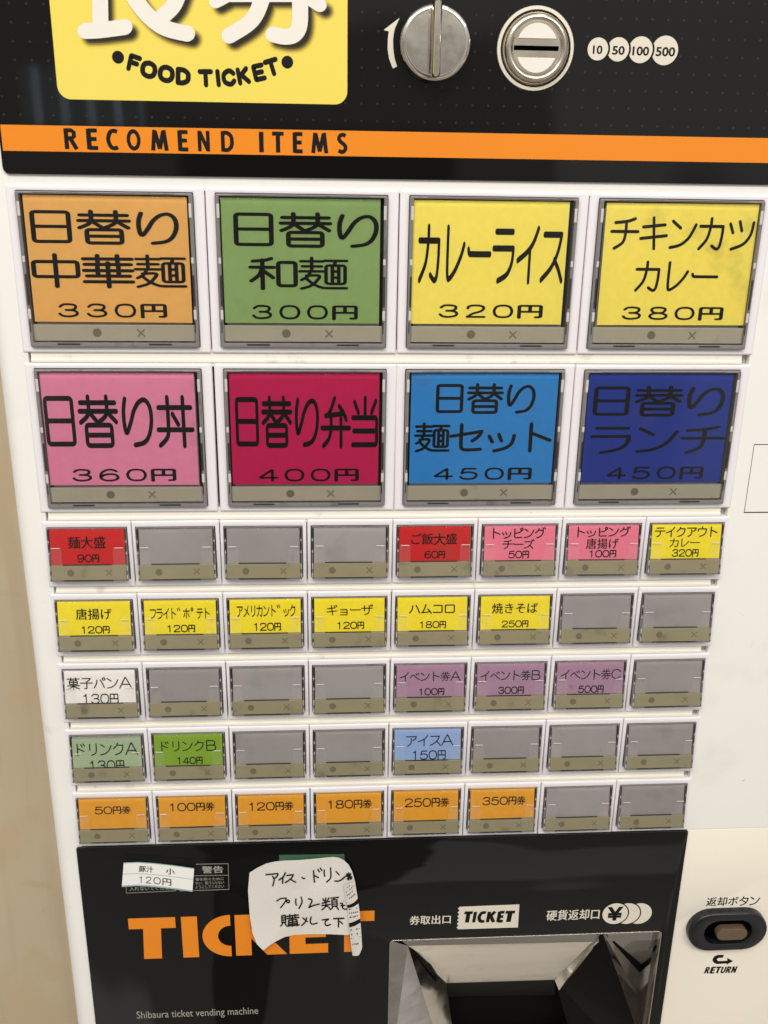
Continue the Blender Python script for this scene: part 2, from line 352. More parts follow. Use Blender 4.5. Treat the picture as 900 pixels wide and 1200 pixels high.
def ribbon(P, w, closed=False, cap=6):
    """outline mesh of a stroke with round ends -> (verts2, faces)"""
    Q = [P[0]]
    for p in P[1:]:
        if math.dist(p, Q[-1]) > 1e-6: Q.append(p)
    if closed and math.dist(Q[0], Q[-1]) < 1e-6: Q.pop()
    P = Q; n = len(P); h = w/2; V = []; F = []
    T = []
    for i in range(n):
        a = P[i-1] if (i > 0 or closed) else P[i]; b = P[(i+1) % n] if (i < n-1 or closed) else P[i]
        dx, dy = b[0]-a[0], b[1]-a[1]; l = math.hypot(dx, dy) or 1; T.append((dx/l, dy/l))
    for p, t in zip(P, T): V += [(p[0]-t[1]*h, p[1]+t[0]*h), (p[0]+t[1]*h, p[1]-t[0]*h)]
    for i in range(n if closed else n-1):
        j = (i+1) % n; F.append([2*i, 2*i+1, 2*j+1, 2*j])
    if not closed and cap:
        for idx, sg in ((0, -1), (n-1, 1)):
            p, t = P[idx], T[idx]; a0 = math.atan2(t[0]*sg, -t[1]*sg) ; b = len(V)
            for k in range(1, cap):
                a = a0 - math.pi*k/cap; V.append((p[0]+h*math.cos(a), p[1]+h*math.sin(a)))
            st = (2*idx, 2*idx+1) if sg > 0 else (2*idx+1, 2*idx)
            F.append([st[0]] + list(range(b, b+cap-1)) + [st[1]])
    return V, F
def strokes_of(specs, w, r=7):
    R = []
    for s in specs:
        if s[0] == 'o':
            c, rad = s[1:].split(); cx, cy = map(float, c.split(',')); rad = float(rad)
            R.append(ribbon([(cx+rad*math.cos(k*math.pi/10), cy+rad*math.sin(k*math.pi/10)) for k in range(20)], w, True)); continue
        sm = s[0] == '~'; s = s.lstrip('~').strip(); cl = s.endswith('@'); s = s.rstrip('@')
        P = [tuple(map(float, q.split(','))) for q in s.split()]
        if sm and cl and P[0] == P[-1]: P = P[:-1]
        if not sm and cl and P[0] == P[-1]: P = P[:-1]
        P = catmull(P, cl) if sm and len(P) > 2 else fillet(P, cl, r)
        R.append(ribbon(P, w, cl))
    return R
_fc = bpy.data.curves.new('glyphs', 'FONT'); _fo = bpy.data.objects.new('glyphs', _fc); COL.objects.link(_fo); _cache = {}
def font(s, off=0.0, shear=0.0):
    """outline mesh of a string in Blender's own built-in typeface -> (verts2, faces), y up"""
    k = (s, off, shear)
    if k not in _cache:
        _fc.body = s; _fc.offset = off; _fc.shear = shear; _fc.resolution_u = 4
        bpy.context.view_layer.update()
        me = bpy.data.meshes.new_from_object(_fo.evaluated_get(bpy.context.evaluated_depsgraph_get()))
        _cache[k] = ([(v.co.x, v.co.y) for v in me.vertices], [list(p.vertices) for p in me.polygons]); bpy.data.meshes.remove(me)
    return _cache[k]
def put(mb, V, F, fn, d, m): mb.add([(*fn(p), d) for p in V], F, m)
def line(mb, s, x0, x1, z0, z1, d, m=1, w=9.0, off=.012):
    """one line of lettering whose ink exactly fills the box x0..x1, z0(bottom)..z1(top)"""
    R = []
    for i, ch in enumerate(s):
        if ch in ' \u3000': continue
        if ch in G and w:
            kx_ = .78 if ch in '０１２３４５６７８９' else 1                   # wide-set figures
            R += [([((q[0]-50)*kx_ + 50 + 100*i, q[1]) for q in V], F) for V, F in strokes_of(G[ch], w*(.8 if ch in '麺券' else 1))]
        else:
            V, F = font(ch)
            for k in ((-1, 0, 1) if off else (0,)): R.append(([(q[0]*100 + 100*i + k*off*100, (.857-q[1])*100 + k*off*40) for q in V], F))
    ax = [q[0] for V, F in R for q in V]; ay = [q[1] for V, F in R for q in V]
    lx, hx, ly, hy = min(ax), max(ax), min(ay), max(ay)
    if s[-1] in 'ー' or s == '警告': ly, hy = min(ly, 2), max(hy, 98)
    for V, F in R:
        put(mb, V, F, lambda q: (x0 + (q[0]-lx)/(hx-lx)*(x1-x0), z1 - (q[1]-ly)/(hy-ly)*(z1-z0)), d, m); d += .004
def boxed(px, d):
    x0, y0, x1, y1 = px; ym = (y0+y1)/2; xm = (x0+x1)/2
    return at(x0, ym, d)[0], at(x1, ym, d)[0], at(xm, y1, d)[1], at(xm, y0, d)[1]
def latin(mb, s, x0, x1, z0, z1, d, m=1, off=.0, shear=0., slope=0.):
    V, F = font(s, off, shear); ax = [v[0] for v in V]; ay = [v[1] for v in V]
    lx, hx, ly, hy = min(ax), max(ax), min(ay), max(ay)
    put(mb, V, F, lambda q: (x0 + (q[0]-lx)/(hx-lx)*(x1-x0), z0 + (q[1]-ly)/(hy-ly)*(z1-z0) + slope*((q[0]-lx)/(hx-lx)-.5)*(x1-x0)), d, m)

# ================================================================== the setting behind the machine
wall = MB(); wall.plate(-2200, 1600, -H*1000, 1300, -420, -340, 1, .5)
wall = wall.build('wall', M_WALL); tag(wall, 'stained beige painted wall standing behind the white machine', 'wall')

# ================================================================== ticket machine
root = bpy.data.objects.new('ticket_machine', None); COL.objects.link(root); root.location = (0, .15, 0); root['_w'] = [0, .15, 0]
tag(root, 'cream and black meal ticket vending machine with rows of push buttons', 'ticket machine')

XL, XR = -215.3, 330.0
FACE = -0.9
body = MB()
# upright cabinet with a rounded vertical edge; the button bank sits in an opening of its face
prof = []
R_ = 9.0
for k in range(9):
    t = math.pi/2*k/8; prof.append((XL + R_ - R_*math.cos(t), FACE - R_ + R_*math.sin(t)))
OX0, OX1, OZ1, OZ0 = -197.4, 198.6, 225.0, -176.5
TOPZ, BOTZ = 520.0, -H*1000 + 0.0
# left column (rounded edge + face up to the opening), from floor to top
colL = [(XL, -330.0)] + prof + [(OX0, FACE), (OX0, -12.0)]
for zz0, zz1, path in ((BOTZ, TOPZ, colL),):
    r0 = [(p[0], zz0, p[1]) for p in path]; r1 = [(p[0], zz1, p[1]) for p in path]
    n = len(path); b = len(body.v); body.v += r0 + r1
    for i in range(n-1): body.f.append([b+i, b+i+1, b+n+i+1, b+n+i]); body.m.append(0)
body.plate(OX1, XR, OZ0-2, TOPZ, -12, FACE, .2, .15)                  # right column, down to the lower door
body.plate(OX0+.02, OX1-.02, OZ1, TOPZ, -12.4, FACE-.02, .2, .1)      # face above the bank
body.poly([(XL, TOPZ, -330), (XR, TOPZ, -330), (XR, TOPZ, -1.5), (XL+R_, TOPZ, -1.5), (XL, TOPZ, -10)])
body.poly([(XR+.1, BOTZ, -330), (XR+.1, BOTZ, -3), (XR+.1, TOPZ, -3), (XR+.1, TOPZ, -330)])
body.poly([(XL, BOTZ, -330), (XL, TOPZ, -330), (XR, TOPZ, -330), (XR, BOTZ, -330)])
body = body.build('cabinet', M_BODY, root, angle=50)
door = MB(); door.frame((OX0+.02, XR, BOTZ+80, OZ0-2.5), (1.5, 196.0, -425, -261), -40, FACE-.25, .3, 3, .5, .2)
door.build('lower_door', M_DOOR, root)
hat = MB()
hx0, hz1 = at(883, 521.5, FACE); hx0 = 208.8; hz0 = at(873, 600, FACE)[1]
hat.plate(hx0, hx0+70, hz0, hz1, FACE-3, FACE+.15, .3, .25, 0)
hat.flat([(hx0-.28, hz1+.5), (hx0+70, hz1+.6), (hx0+70, hz0-.7), (hx0-.28, hz0-.6)], FACE+.05, 1)
hat.build('lock_cover', [M_BODY, M_GAP], root)

# button bank: recess floor, rails between the rows
bank = MB(); bank.flat([(OX0-1, OZ1+1), (OX1+1, OZ1+1), (OX1+1, OZ0-1), (OX0-1, OZ0-1)], -11.5, 0)
bank.build('bank_recess', M_GAP, root)
ROWT = [226.9, 136.0, 45.3, 0.0, -45.6, -91.3, -137.3]
ROWB = [141.6, 50.65, 4.7, -40.9, -86.45, -132.1, -178.0]
for i in range(6):
    r = MB(); r.plate(-196.3, 194.6, ROWT[i+1]-2, ROWB[i]+2, -11, -1.6, .3, .3)
    r.plate(-196.3, 194.6, ROWT[i+1]+.2, ROWT[i+1]+2.2, -1.7, -.7, .3, .45)
    r.plate(195.2, 198.4, ROWT[i+1]-2, ROWB[i]+2, -11, -4.5, .3, .3, 1)
    r.build('rail', [M_RAIL, M_SLOT], root)

# ---- one large and one small push button, then copies
def cross(mb, cx, cz, r, w, d, m):
    for V, F in strokes_of([f'{-r},{-r} {r},{r}', f'{-r},{r} {r},{-r}'], w): mb.add([(cx+p[0], cz+p[1], d) for p in V], F, m); d += .004
def big_button():
    cx, ct = -150.0, ROWT[0]; h = ROWT[0]-ROWB[0]
    b = MB(); b.frame((cx-49.75, cx+49.75, ct-h, ct), (cx-44.9, cx+44.2, ct-h+3.1, ct-2.8), -6, 0, .7, .6, 1.1, .5)
    b = b.build('menu_button', M_BEZEL, root, origin=(cx, ct-h/2, 0))
    x0, x1, z0, z1 = cx-44.6, cx+43.9, ct-h+3.4, ct-3.1
    w = MB(); w.flat([(x0-1, z0-1), (x1+1, z0-1), (x1+1, z1+1), (x0-1, z1+1)], -5.5); w.build('well', M_WELL, b)
    k = MB(); k.frame((x0, x1, z0, z1), (x0+1.9, x1-1.9, z0+2.6, z1-1.2), -5, 2.4, .8, .5, .5, .4)
    for xa in (x0+.55, x1-2.0):                                        # clips and notches moulded into the sides of the key
        k.plate(xa, xa+1.4, z1-12, z1-5, 2.3, 2.75, .1, .2, 1); k.plate(xa, xa+1.4, z0+15, z0+20, 2.3, 2.75, .1, .2, 1)
        k.plate(xa+.2, xa+1.3, z0+22, z0+38, 2.3, 2.45, .1, .1, 2); k.plate(xa, xa+1.3, z0+44, z0+47, 2.3, 2.6, .1, .1, 1)
        k.plate(xa+.1, xa+.7, z0+8, z0+14, 2.3, 2.5, .1, .1, 2)
    k.plate(x0+9, x1-9, z1-.75, z1-.4, 2.3, 2.46, .1, .1, 2)
    for xa in (x0+14, x0+62): k.plate(xa, xa+12, z0+1.2, z0+2.2, 2.3, 2.5, .1, .1, 2)
    k.build('key_rim', [M_TINT, M_TAB, M_WELL], b)
    s = MB(); s.plate(cx-43.0, cx+42.4, ct-78.8, ct-70.2, -1, 1.0, .3, .3, 0)
    s.disc(cx-9.6, ct-74.3, 2.3, 1.06, 1); cross(s, cx+13.4, ct-74.4, 1.75, .75, 1.06, 1)
    s.build('lamp_strip', [M_STRIP, M_MARK], b)
    g = MB(); g.plate(cx-41.0, cx+40.2, ct-79.0, ct-7.0, -2.6, -1.6, .3, .1); g.build('card_holder', M_EMPTY, b)
    c = MB(); c.plate(x0+1.9, x1-1.9, z0+2.7, z1-1.9, 1.9, 2.7, .6, .35); c.build('clear_cover', M_COVER, b)
    return b
SLANT = .125                                                           # the small keys stand out more at their lower edge
def slant(mb, ct, lift=2.3):
    mb.v = [(p[0], p[1], p[2] + lift + SLANT*max(0, ct - 3.7 - p[1])) for p in mb.v]; return mb
def small_button():
    cx, ct = -175.0, ROWT[2]; h = 40.6
    b = MB(); b.frame((cx-24.75, cx+24.75, ct-h, ct), (cx-22.8, cx+22.6, ct-36.3, ct-3.5), -6, 0, .5, .5, .9, .35)
    b = b.build('menu_button', M_BEZEL, root, origin=(cx, ct-h/2, 0))
    x0, x1, z0, z1 = cx-22.3, cx+22.1, ct-35.3, ct-3.8
    w = MB(); w.flat([(x0-1, z0-2), (x1+1, z0-2), (x1+1, z1+1), (x0-1, z1+1)], -5.5); w.build('well', M_WELL, b)
    k = MB(); k.frame((x0, x1, z0, z1), (x0+.7, x1-.7, z0+.9, z1-.5), -7, -2.0, .3, .3, .2, .2)
    for xa in (x0+.1, x1-.8):
        for q, hh in ((1.5, 2.2), (6.2, 3.0), (16, 1.0), (23, .8)): k.plate(xa, xa+.7, z0+q, z0+q+hh, -2.2, -1.5, .1, .15, 1)
        k.plate(xa-.05, xa+.6, z0+18, z0+22, -2.2, -1.8, .1, .1, 2); k.plate(xa-.05, xa+.6, z0+25, z1-1, -2.2, -1.8, .1, .1, 2)
    slant(k, ct).build('key_rim', [M_TINT, M_TAB, M_WELL], b)
    s = MB(); s.plate(x0+1.0, x1-1.0, ct-34.4, ct-25.8, -3.5, -1.8, .2, .25, 0)
    s.disc(cx-10.4, ct-30.1, 2.0, -1.74, 1, 28); cross(s, cx+11.3, ct-30.1, 1.55, .6, -1.74, 1)
    s.plate(cx-14.5, cx+13.5, ct-35.1, ct-34.5, -2, -1.5, .1, .1, 2); s.plate(cx-14.5, cx+13.0, ct-25.75, ct-25.25, -2.3, -1.7, .1, .1, 2)
    slant(s, ct).build('lamp_strip', [M_STRIP_S, M_MARK, M_WELL], b)
    g = MB(); g.plate(x0+1.2, x1-1.2, z0+1.0, z1-.6, -5, -3.0, .2, .1); slant(g, ct).build('card_holder', M_EMPTY, b)
    c = MB(); c.plate(x0+.4, x1-.4, z0+.4, z1-.3, -1.4, -.8, .4, .3, 0)
    for xa in (x0+1.2, x1-7.7): c.plate(xa, xa+6.5, z0+10, z0+20.5, -.85, -.6, .2, .2, 1)
    for xa in (x0+2.0, x1-6.8): c.plate(xa, xa+4.8, z0+20.0, z0+20.4, -.7, -.4, .1, .15, 2)  # pale bars imitate the highlights along the clear tabs' edges
    slant(c, ct).build('clear_cover', [M_COVER, M_CLIP, M_CLIP_GLINT], b)
    return b
def children(o): return [c for c in bpy.data.objects if c.parent == o]
def clone(o, dx, dz, rot=0.0):
    c = o.copy(); COL.objects.link(c); c.location = o.location + Vector((dx/1000, 0, dz/1000)); c.rotation_euler = (0, rot, 0)
    for ch in list(o.children):
        q = ch.copy(); COL.objects.link(q); q.parent = c
    return c
BB = big_button(); SB = small_button()
bpy.context.view_layer.update()
rnd = random.Random(5)
for r in range(2):
    for c in range(4):
        if (r, c) != (0, 0):
            b = clone(BB, 100*c + (.5 if (r, c) == (1, 1) else 0) + rnd.uniform(-.1, .1), ROWT[r]-ROWT[0], math.radians(rnd.uniform(-.12, .12)))
for r in range(5):
    for c in range(8):
        if (r, c) != (0, 0):
            clone(SB, 50*c + rnd.uniform(-.1, .1), ROWT[2+r]-ROWT[2] - (.5 if r == 4 else 0)*rnd.random(), math.radians(rnd.uniform(-.2, .2)))
BB['group'] = SB['group'] = 'push buttons'
for o in COL.objects:
    if o.name.startswith('menu_button'): o['group'] = 'push buttons'
BB['label'] = 'large square white framed push button'; SB['label'] = 'small white framed push button'
for o in COL.objects:
    if o.name.startswith('menu_button'): o['label'] = BB['label'] if o.data == BB.data else SB['label']

# ================================================================== printed menu cards slipped into the buttons
_pm = {}
def paper(c):
    if c not in _pm: _pm[c] = mat('card_paper', c, .62, spec=.3, dirt=[(26, .57 if c == (255, 236, 103) else .65, .24, (96, 84, 54)), (90, .68, .35, (70, 60, 44))], grain=(220, .16))
    return _pm[c]
ORA, GRN, YEL, PNK, MAG, BLU, NAV = (236, 180, 98), (141, 171, 104), (255, 237, 104), (231, 138, 171), (194, 26, 84), (48, 136, 208), (30, 54, 146)
RED, PK2, YE2, WHT, MIN, LGR, PUR, LBL, OR2 = (198, 34, 34), (232, 124, 146), (244, 224, 48), (246, 241, 234), (166, 186, 148), (132, 168, 50), (172, 136, 158), (150, 176, 218), (232, 164, 50)
def card(r, c, col, lines, label, dz=0.0, dx=0.0, rot=0.0, w=9.5):
    mb = MB()
    if r < 2:
        d = 0.6; cx = -150 + 100*c; x0, x1 = cx-41.6+dx, cx+40.6+dx; z1 = ROWT[r]-4.9+dz; z0 = ROWT[r]-68.8
    else:
        d = -2.3; cx = -175 + 50*c; x0, x1 = cx-21.1+dx, cx+20.8+dx; z1 = ROWT[r]-4.5+dz; z0 = ROWT[r]-25.4
    cxm, czm = (x0+x1)/2, (z0+z1)/2
    ca, sa = math.cos(rot), math.sin(rot)
    nx, nz = 8, 4
    P = []
    for j in range(nz+1):
        for i in range(nx+1):
            u, v = i/nx, j/nz; x = x0+(x1-x0)*u; z = z0+(z1-z0)*v
            wv = .10*math.sin(5*u + r + c*1.7)*(v**2)
            P.append((cxm+(x-cxm)*ca-(z-czm)*sa, czm+(x-cxm)*sa+(z-czm)*ca, d - .15 + wv*.6))
    F = [[j*(nx+1)+i, j*(nx+1)+i+1, (j+1)*(nx+1)+i+1, (j+1)*(nx+1)+i] for j in range(nz) for i in range(nx)]
    mb.add(P, F, 0)
    b = len(mb.v); back = [P[0], P[nx], P[-1], P[-1-nx]]
    mb.add([(p[0], p[1], d-.5) for p in back], [[3, 2, 1, 0]], 0)
    for s, px, *o in lines:
        dd = d
        if r >= 2:
            for _ in range(3): dd = SLANT*max(0, ROWT[r] - 3.7 - at((px[0]+px[2])/2, (px[1]+px[3])/2, dd)[1])
        bx = boxed(px, dd); n0 = len(mb.v); f0 = len(mb.f)
        line(mb, s, *bx, d + .02, 1, *(o or [w]))
        if z0 > bx[2]:                                                 # a price partly hidden by the strip: cut the print at the paper's edge
            mb.v[n0:] = [(p[0], max(p[1], z0 + .05), p[2]) for p in mb.v[n0:]]
    if r >= 2: slant(mb, ROWT[r])
    o = mb.build('menu_card', [paper(col), M_INK], None, smooth=False)
    return tag(o, label, 'menu card', 'menu cards in the push buttons')
card(0, 0, ORA, [('日替り', (35.6, 245.8, 209.7, 286.7)), ('中華麺', (36.9, 297.2, 218.9, 338)), ('３３０円', (68, 355.6, 195.8, 372.8), 14)], 'large orange menu card priced 330 yen in the top left button', rot=-.003, dx=.2)
card(0, 1, GRN, [('日替り', (273.6, 248.6, 443.9, 290.3)), ('和麺', (291, 300.6, 408.3, 340.3)), ('３００円', (295.3, 357.5, 419.4, 375), 14)], 'large leaf green menu card priced 300 yen beside the orange one', dx=-.4)
card(0, 2, YEL, [('カレーライス', (489.9, 262.7, 661.3, 333.3), 10.5), ('３２０円', (514, 356.8, 636, 373.3), 14)], 'large yellow menu card with one tall katakana line priced 320 yen', dx=-1.0)
card(0, 3, (255, 236, 103), [('チキンカツ', (715, 253.8, 883.4, 293.6)), ('カレー', (744, 305.6, 841.9, 342.3)), ('３８０円', (728.9, 359.4, 847.5, 375.6), 14)], 'large smudged yellow menu card with two katakana lines priced 380 yen', rot=.003, dx=1.1)
card(1, 0, PNK, [('日替り丼', (52.6, 462, 227.4, 525.6)), ('３６０円', (84.6, 549.2, 206.6, 564.6), 14)], 'large pink menu card priced 360 yen, first of the second row', rot=-.002, dx=-.8)
card(1, 1, MAG, [('日替り弁当', (276, 463.3, 443.2, 526), 10), ('４００円', (303.5, 549.2, 420.5, 564.7), 14)], 'large dark magenta menu card with a crease priced 400 yen', dx=.3)
card(1, 2, BLU, [('日替り', (510.9, 449, 627.5, 485)), ('麺セット', (485.2, 494.8, 646.6, 530.3), 10.5), ('４５０円', (508.4, 548, 623, 562.8), 14)], 'large mid blue menu card priced 450 yen', dx=.2)
card(1, 3, NAV, [('日替り', (695.5, 451.9, 849.3, 488.1)), ('ランチ', (691.5, 498.8, 849.3, 532.1)), ('４５０円', (711.2, 546.8, 824, 562), 14)], 'large navy blue menu card priced 450 yen at the right end', dx=-.2)
card(2, 0, RED, [('麺大盛', (79.4, 629, 123.6, 642.6), 0), ('90円', (90.4, 649.8, 116.4, 659.3), 14)], 'small red menu card priced 90 yen below the pink card')
card(2, 4, RED, [('ご飯大盛', (482, 625, 535.6, 638.6), 10.5), ('60円', (497.3, 645.5, 521.6, 654.4), 14)], 'small red menu card priced 60 yen, left of the pink cards', dx=-.3)
card(2, 5, PK2, [('トッピング', (577.8, 618.1, 639.6, 630.9), 10.5), ('チーズ', (588.8, 632.2, 626.3, 643.2), 10.5), ('50円', (595.7, 645.5, 620, 654.4), 14)], 'small pink menu card priced 50 yen with two katakana lines')
card(2, 6, PK2, [('トッピング', (677, 617.2, 738.9, 628.9), 10.5), ('唐揚げ', (687, 631, 725, 642.8), 10.5), ('100円', (691, 644.7, 722.2, 653.3), 14)], 'small pink menu card priced 100 yen beside the yellow 320 yen card')
card(2, 7, YE2, [('テイクアウト', (767.5, 617, 840.8, 629), 10.5), ('カレー', (784.7, 631, 820.3, 640.8), 9), ('320円', (787.5, 643.6, 818.6, 652.5), 14)], 'small yellow menu card priced 320 yen at the right end of its row', dz=.6)
card(3, 0, YE2, [('唐揚げ', (88.7, 713.4, 130.9, 725.8), 10.5), ('120円', (95.9, 733.9, 128.6, 742.5), 14)], 'small yellow menu card with three characters priced 120 yen at the row start', rot=-.004)
card(3, 1, YE2, [('フライト゛ホ゜テト', (175.6, 712.2, 245.6, 725), 11), ('120円', (196.4, 732.4, 228.8, 741), 14)], 'small yellow menu card with narrow katakana, second of its row')
card(3, 2, YE2, [('アメリカント゛ック', (277.3, 708.7, 346.1, 722.5), 11), ('120円', (297.9, 730, 329.3, 739.3), 14)], 'small yellow menu card with narrow katakana, third of its row')
card(3, 3, YE2, [('ギョーザ', (382.7, 708.7, 437.3, 720.7), 9), ('120円', (395.5, 728.7, 426.7, 737.2), 14)], 'small yellow menu card with four wide katakana priced 120 yen')
card(3, 4, YE2, [('ハムコロ', (479.4, 708, 533, 719), 10.5), ('180円', (492.2, 728, 522.8, 736.2), 14)], 'small yellow menu card priced 180 yen', dx=-.3)
card(3, 5, YE2, [('焼きそば', (576.5, 706.8, 630.2, 718.5), 10.5), ('250円', (588, 727.2, 619.2, 735.2), 14)], 'small yellow menu card priced 250 yen, last in its row')
card(4, 0, WHT, [('菓子パンA', (78.3, 793.9, 154.7, 807.2), 8.5), ('130円', (97.8, 813.3, 138.9, 824.8), 11)], 'small white menu card priced 130 yen', dx=-.5, dz=.3)
card(4, 4, PUR, [('イベント券A', (468.7, 787.5, 539.8, 797.8), 9), ('100円', (491.3, 806.7, 520.7, 814.8), 14)], 'small mauve menu card ending in A priced 100 yen')
card(4, 5, PUR, [('イベント券B', (563.2, 786, 633.2, 797), 9), ('300円', (583.7, 804.8, 614, 813.2), 14)], 'small mauve menu card ending in B priced 300 yen')
card(4, 6, PUR, [('イベント券C', (657, 784.6, 727.5, 796), 9), ('500円', (677.4, 803.5, 707.4, 812), 14)], 'small mauve menu card ending in C priced 500 yen')
card(5, 0, MIN, [('ドリンクA', (90, 871, 161.7, 885), 8.5), ('130円', (105.6, 891.4, 145.8, 903), 11)], 'small pale grey green menu card with its price half hidden', dz=-1.8)
card(5, 1, LGR, [('ドリンクB', (188.9, 868.3, 253.3, 880), 9), ('140円', (208, 887.2, 237.5, 895.6), 14)], 'small bright green menu card priced 140 yen')
card(5, 4, LBL, [('アイスA', (475.7, 861.5, 531.2, 873.9), 8.5), ('150円', (483.8, 879.7, 522.3, 890.2), 11)], 'small pale blue menu card priced 150 yen', dx=-.4)
card(6, 0, OR2, [('50円券', (110.8, 945.3, 153.3, 953.9), 12)], 'small amber ticket card for 50 yen, leftmost of the bottom row', dz=1)
card(6, 1, OR2, [('100円券', (199.2, 941, 251.4, 950.3), 12)], 'small amber ticket card for 100 yen in the bottom row', dz=1.2, rot=.006)
card(6, 2, OR2, [('120円券', (292.2, 940.2, 344, 949.6), 12)], 'small amber ticket card for 120 yen in the bottom row', dz=.8)
card(6, 3, OR2, [('180円券', (384.7, 937.6, 435.8, 947.3), 12)], 'small amber ticket card for 180 yen in the bottom row', dz=.8, rot=.004)
card(6, 4, OR2, [('250円券', (474.5, 935.5, 526.3, 945.5), 12)], 'small amber ticket card for 250 yen in the bottom row', dz=1, rot=.008)
card(6, 5, OR2, [('350円券', (565.5, 933.8, 615.7, 943.2), 12)], 'small amber ticket card for 350 yen, rightmost amber one', dz=1.2, rot=.01)

# ================================================================== upper black panel
PD = 0.6                                                               # its front plane
hp = MB(); hp.plate(-199.6, 330, 231.8, 470, -.5, PD, 3.2, .35, 0)
for i in range(66):                                                    # printed grid of faint dots
    for j in range(9):
        x, z = -196 + 8.0*i, 259.5 + 8.2*j
        if x < 300: hp.disc(x, z, .62, PD + .03, 1, 8)
hp = hp.build('upper_panel', [M_BLACK, M_DOT], root)
st = MB(); st.flat([(-198.3, 242.7), (329, 242.7), (329, 254.8), (-198.3, 254.8)], PD + .06, 0)
words = (('R', 75.5, 91.7), ('E', 101.6, 114.6), ('C', 124.6, 139), ('O', 148.6, 165), ('M', 176.6, 197.4), ('E', 208.4, 220.4), ('N', 231.8, 246), ('D', 259, 274.2), ('I', 303.6, 309), ('T', 319, 332.6), ('E', 343, 354.6), ('M', 364.6, 384.6), ('S', 395, 407.2))
BOLD = {'R': ['10,0 10,100', '10,9 34,9 46,18 46,38 34,47 10,47', '28,47 54,100'], 'E': ['10,0 10,100', '10,8 46,8', '10,49 42,49', '10,92 46,92'], 'C': ['~56,13 40,8 22,16 11,50 22,84 40,92 56,87'],
        'O': ['~38,8 58,20 67,50 58,80 38,92 18,80 9,50 18,20 @'], 'M': ['9,100 20,0', '22,6 42,92', '42,92 62,6', '64,0 75,100'], 'N': ['10,100 10,0', '13,6 53,94', '56,100 56,0'], 'D': ['10,0 10,100', '~10,9 34,9 52,24 57,50 52,76 34,91 10,91'],
        'I': ['9,0 9,100'], 'T': ['0,8 54,8', '27,8 27,100'], 'S': ['~46,14 34,8 18,12 11,26 18,40 36,54 46,68 42,84 28,92 8,86']}
BOLD['K'] = ['10,0 10,100', '54,0 16,56', '26,40 58,100']; BOLD['U'] = ['~10,0 10,66 18,86 32,92 46,86 54,66 54,0']
def block(mb, ch, x0, x1, z0, z1_, d, m, w=20, shear=0.):
    RR = []
    for q in BOLD[ch]:
        sm = q[0] == '~'; q = q.lstrip('~'); cl = q.endswith('@'); P = [tuple(map(float, t.split(','))) for t in q.rstrip(' @').split()]
        RR.append(ribbon(catmull(P, cl) if sm else P, w, cl, cap=0))
    xs = [p[0] for V, F in RR for p in V]; lo, hi = min(xs), max(xs)
    for V, F in RR:
        mb.add([(x0 + (p[0]-lo)/(hi-lo)*(x1-x0) + shear*(.5-p[1]/100)*(z1_-z0), z1_ - p[1]/100*(z1_-z0), d) for p in V], F, m); d += .004
for ch, p0, p1 in words:
    ym = 166 + (p0-76)*.012
    block(st, ch, at(p0, ym, PD)[0], at(p1, ym, PD)[0], 243.9, 253.6, PD + .1, 1)
st.build('orange_stripe', [M_ORANGE, M_INK], hp)

# yellow meal ticket sign
sg = MB(); sx0, sx1, sz0 = -169.0, -27.1, 266.9
sg.plate(sx0, sx1, sz0, 380, PD - .2, PD + .12, 6.2, .08, 0, 8)
def z1(p): return at(50 + p[0]/4.5, p[1]/4.5, PD)
def z2(p): return at(230 + p[0]/4.5, p[1]/4.5, PD)
SHAD = [mat('sign_print_shade', c, .25) for c in ((222, 198, 84), (184, 162, 70), (132, 116, 52), (78, 68, 34), (44, 38, 22))]
chars = [(z1, [(300, -190), (303, 0), (306, 140)], 84), (z1, [(226, 163), (300, 160), (432, 143)], 84),
         (z1, [(440, -160), (470, -40), (545, 70), (640, 145), (762, 178)], 84), (z1, [(730, -70), (690, 30), (620, 98)], 84),
         (z2, [(385, -160), (345, 0), (290, 110), (175, 188)], 84), (z2, [(240, -90), (180, -35), (104, 8)], 72), (z2, [(530, -90), (585, -20), (652, 28)], 72),
         (z2, [(160, -27), (560, -27)], 76), (z2, [(546, -40), (546, 120), (520, 180), (470, 194), (406, 182)], 84)]
lay = PD + .14
for k in range(5):
    for fn, P, w in chars:
        Q = catmull(P, False) if len(P) > 2 else P
        V, F = ribbon(Q, w + 34 - 17*k + 0, cap=10); sg.add([(*fn((p[0]+30, p[1]+32)), lay) for p in V], F, 2 + k); lay += .002
    lay += .004
for fn, P, w in chars:
    Q = catmull(P, False) if len(P) > 2 else P
    V, F = ribbon(Q, w, cap=10); sg.add([(*fn(p), lay) for p in V], F, 1); lay += .003
LET = {'F': ['18,92 18,8 84,8', '18,48 72,48'], 'O': ['~50,8 82,20 92,50 82,80 50,92 18,80 8,50 18,20 50,8 @'], 'D': ['18,8 18,92', '~18,8 56,10 84,28 88,50 84,72 56,90 18,92'],
       'T': ['8,8 92,8', '50,8 50,92'], 'I': ['50,8 50,92'], 'C': ['~88,26 68,10 46,9 18,24 10,50 18,76 46,91 68,90 88,74'], 'K': ['18,8 18,92', '82,8 22,54', '40,44 86,92'], 'E': ['82,8 18,8 18,92 84,92', '18,50 74,50']}
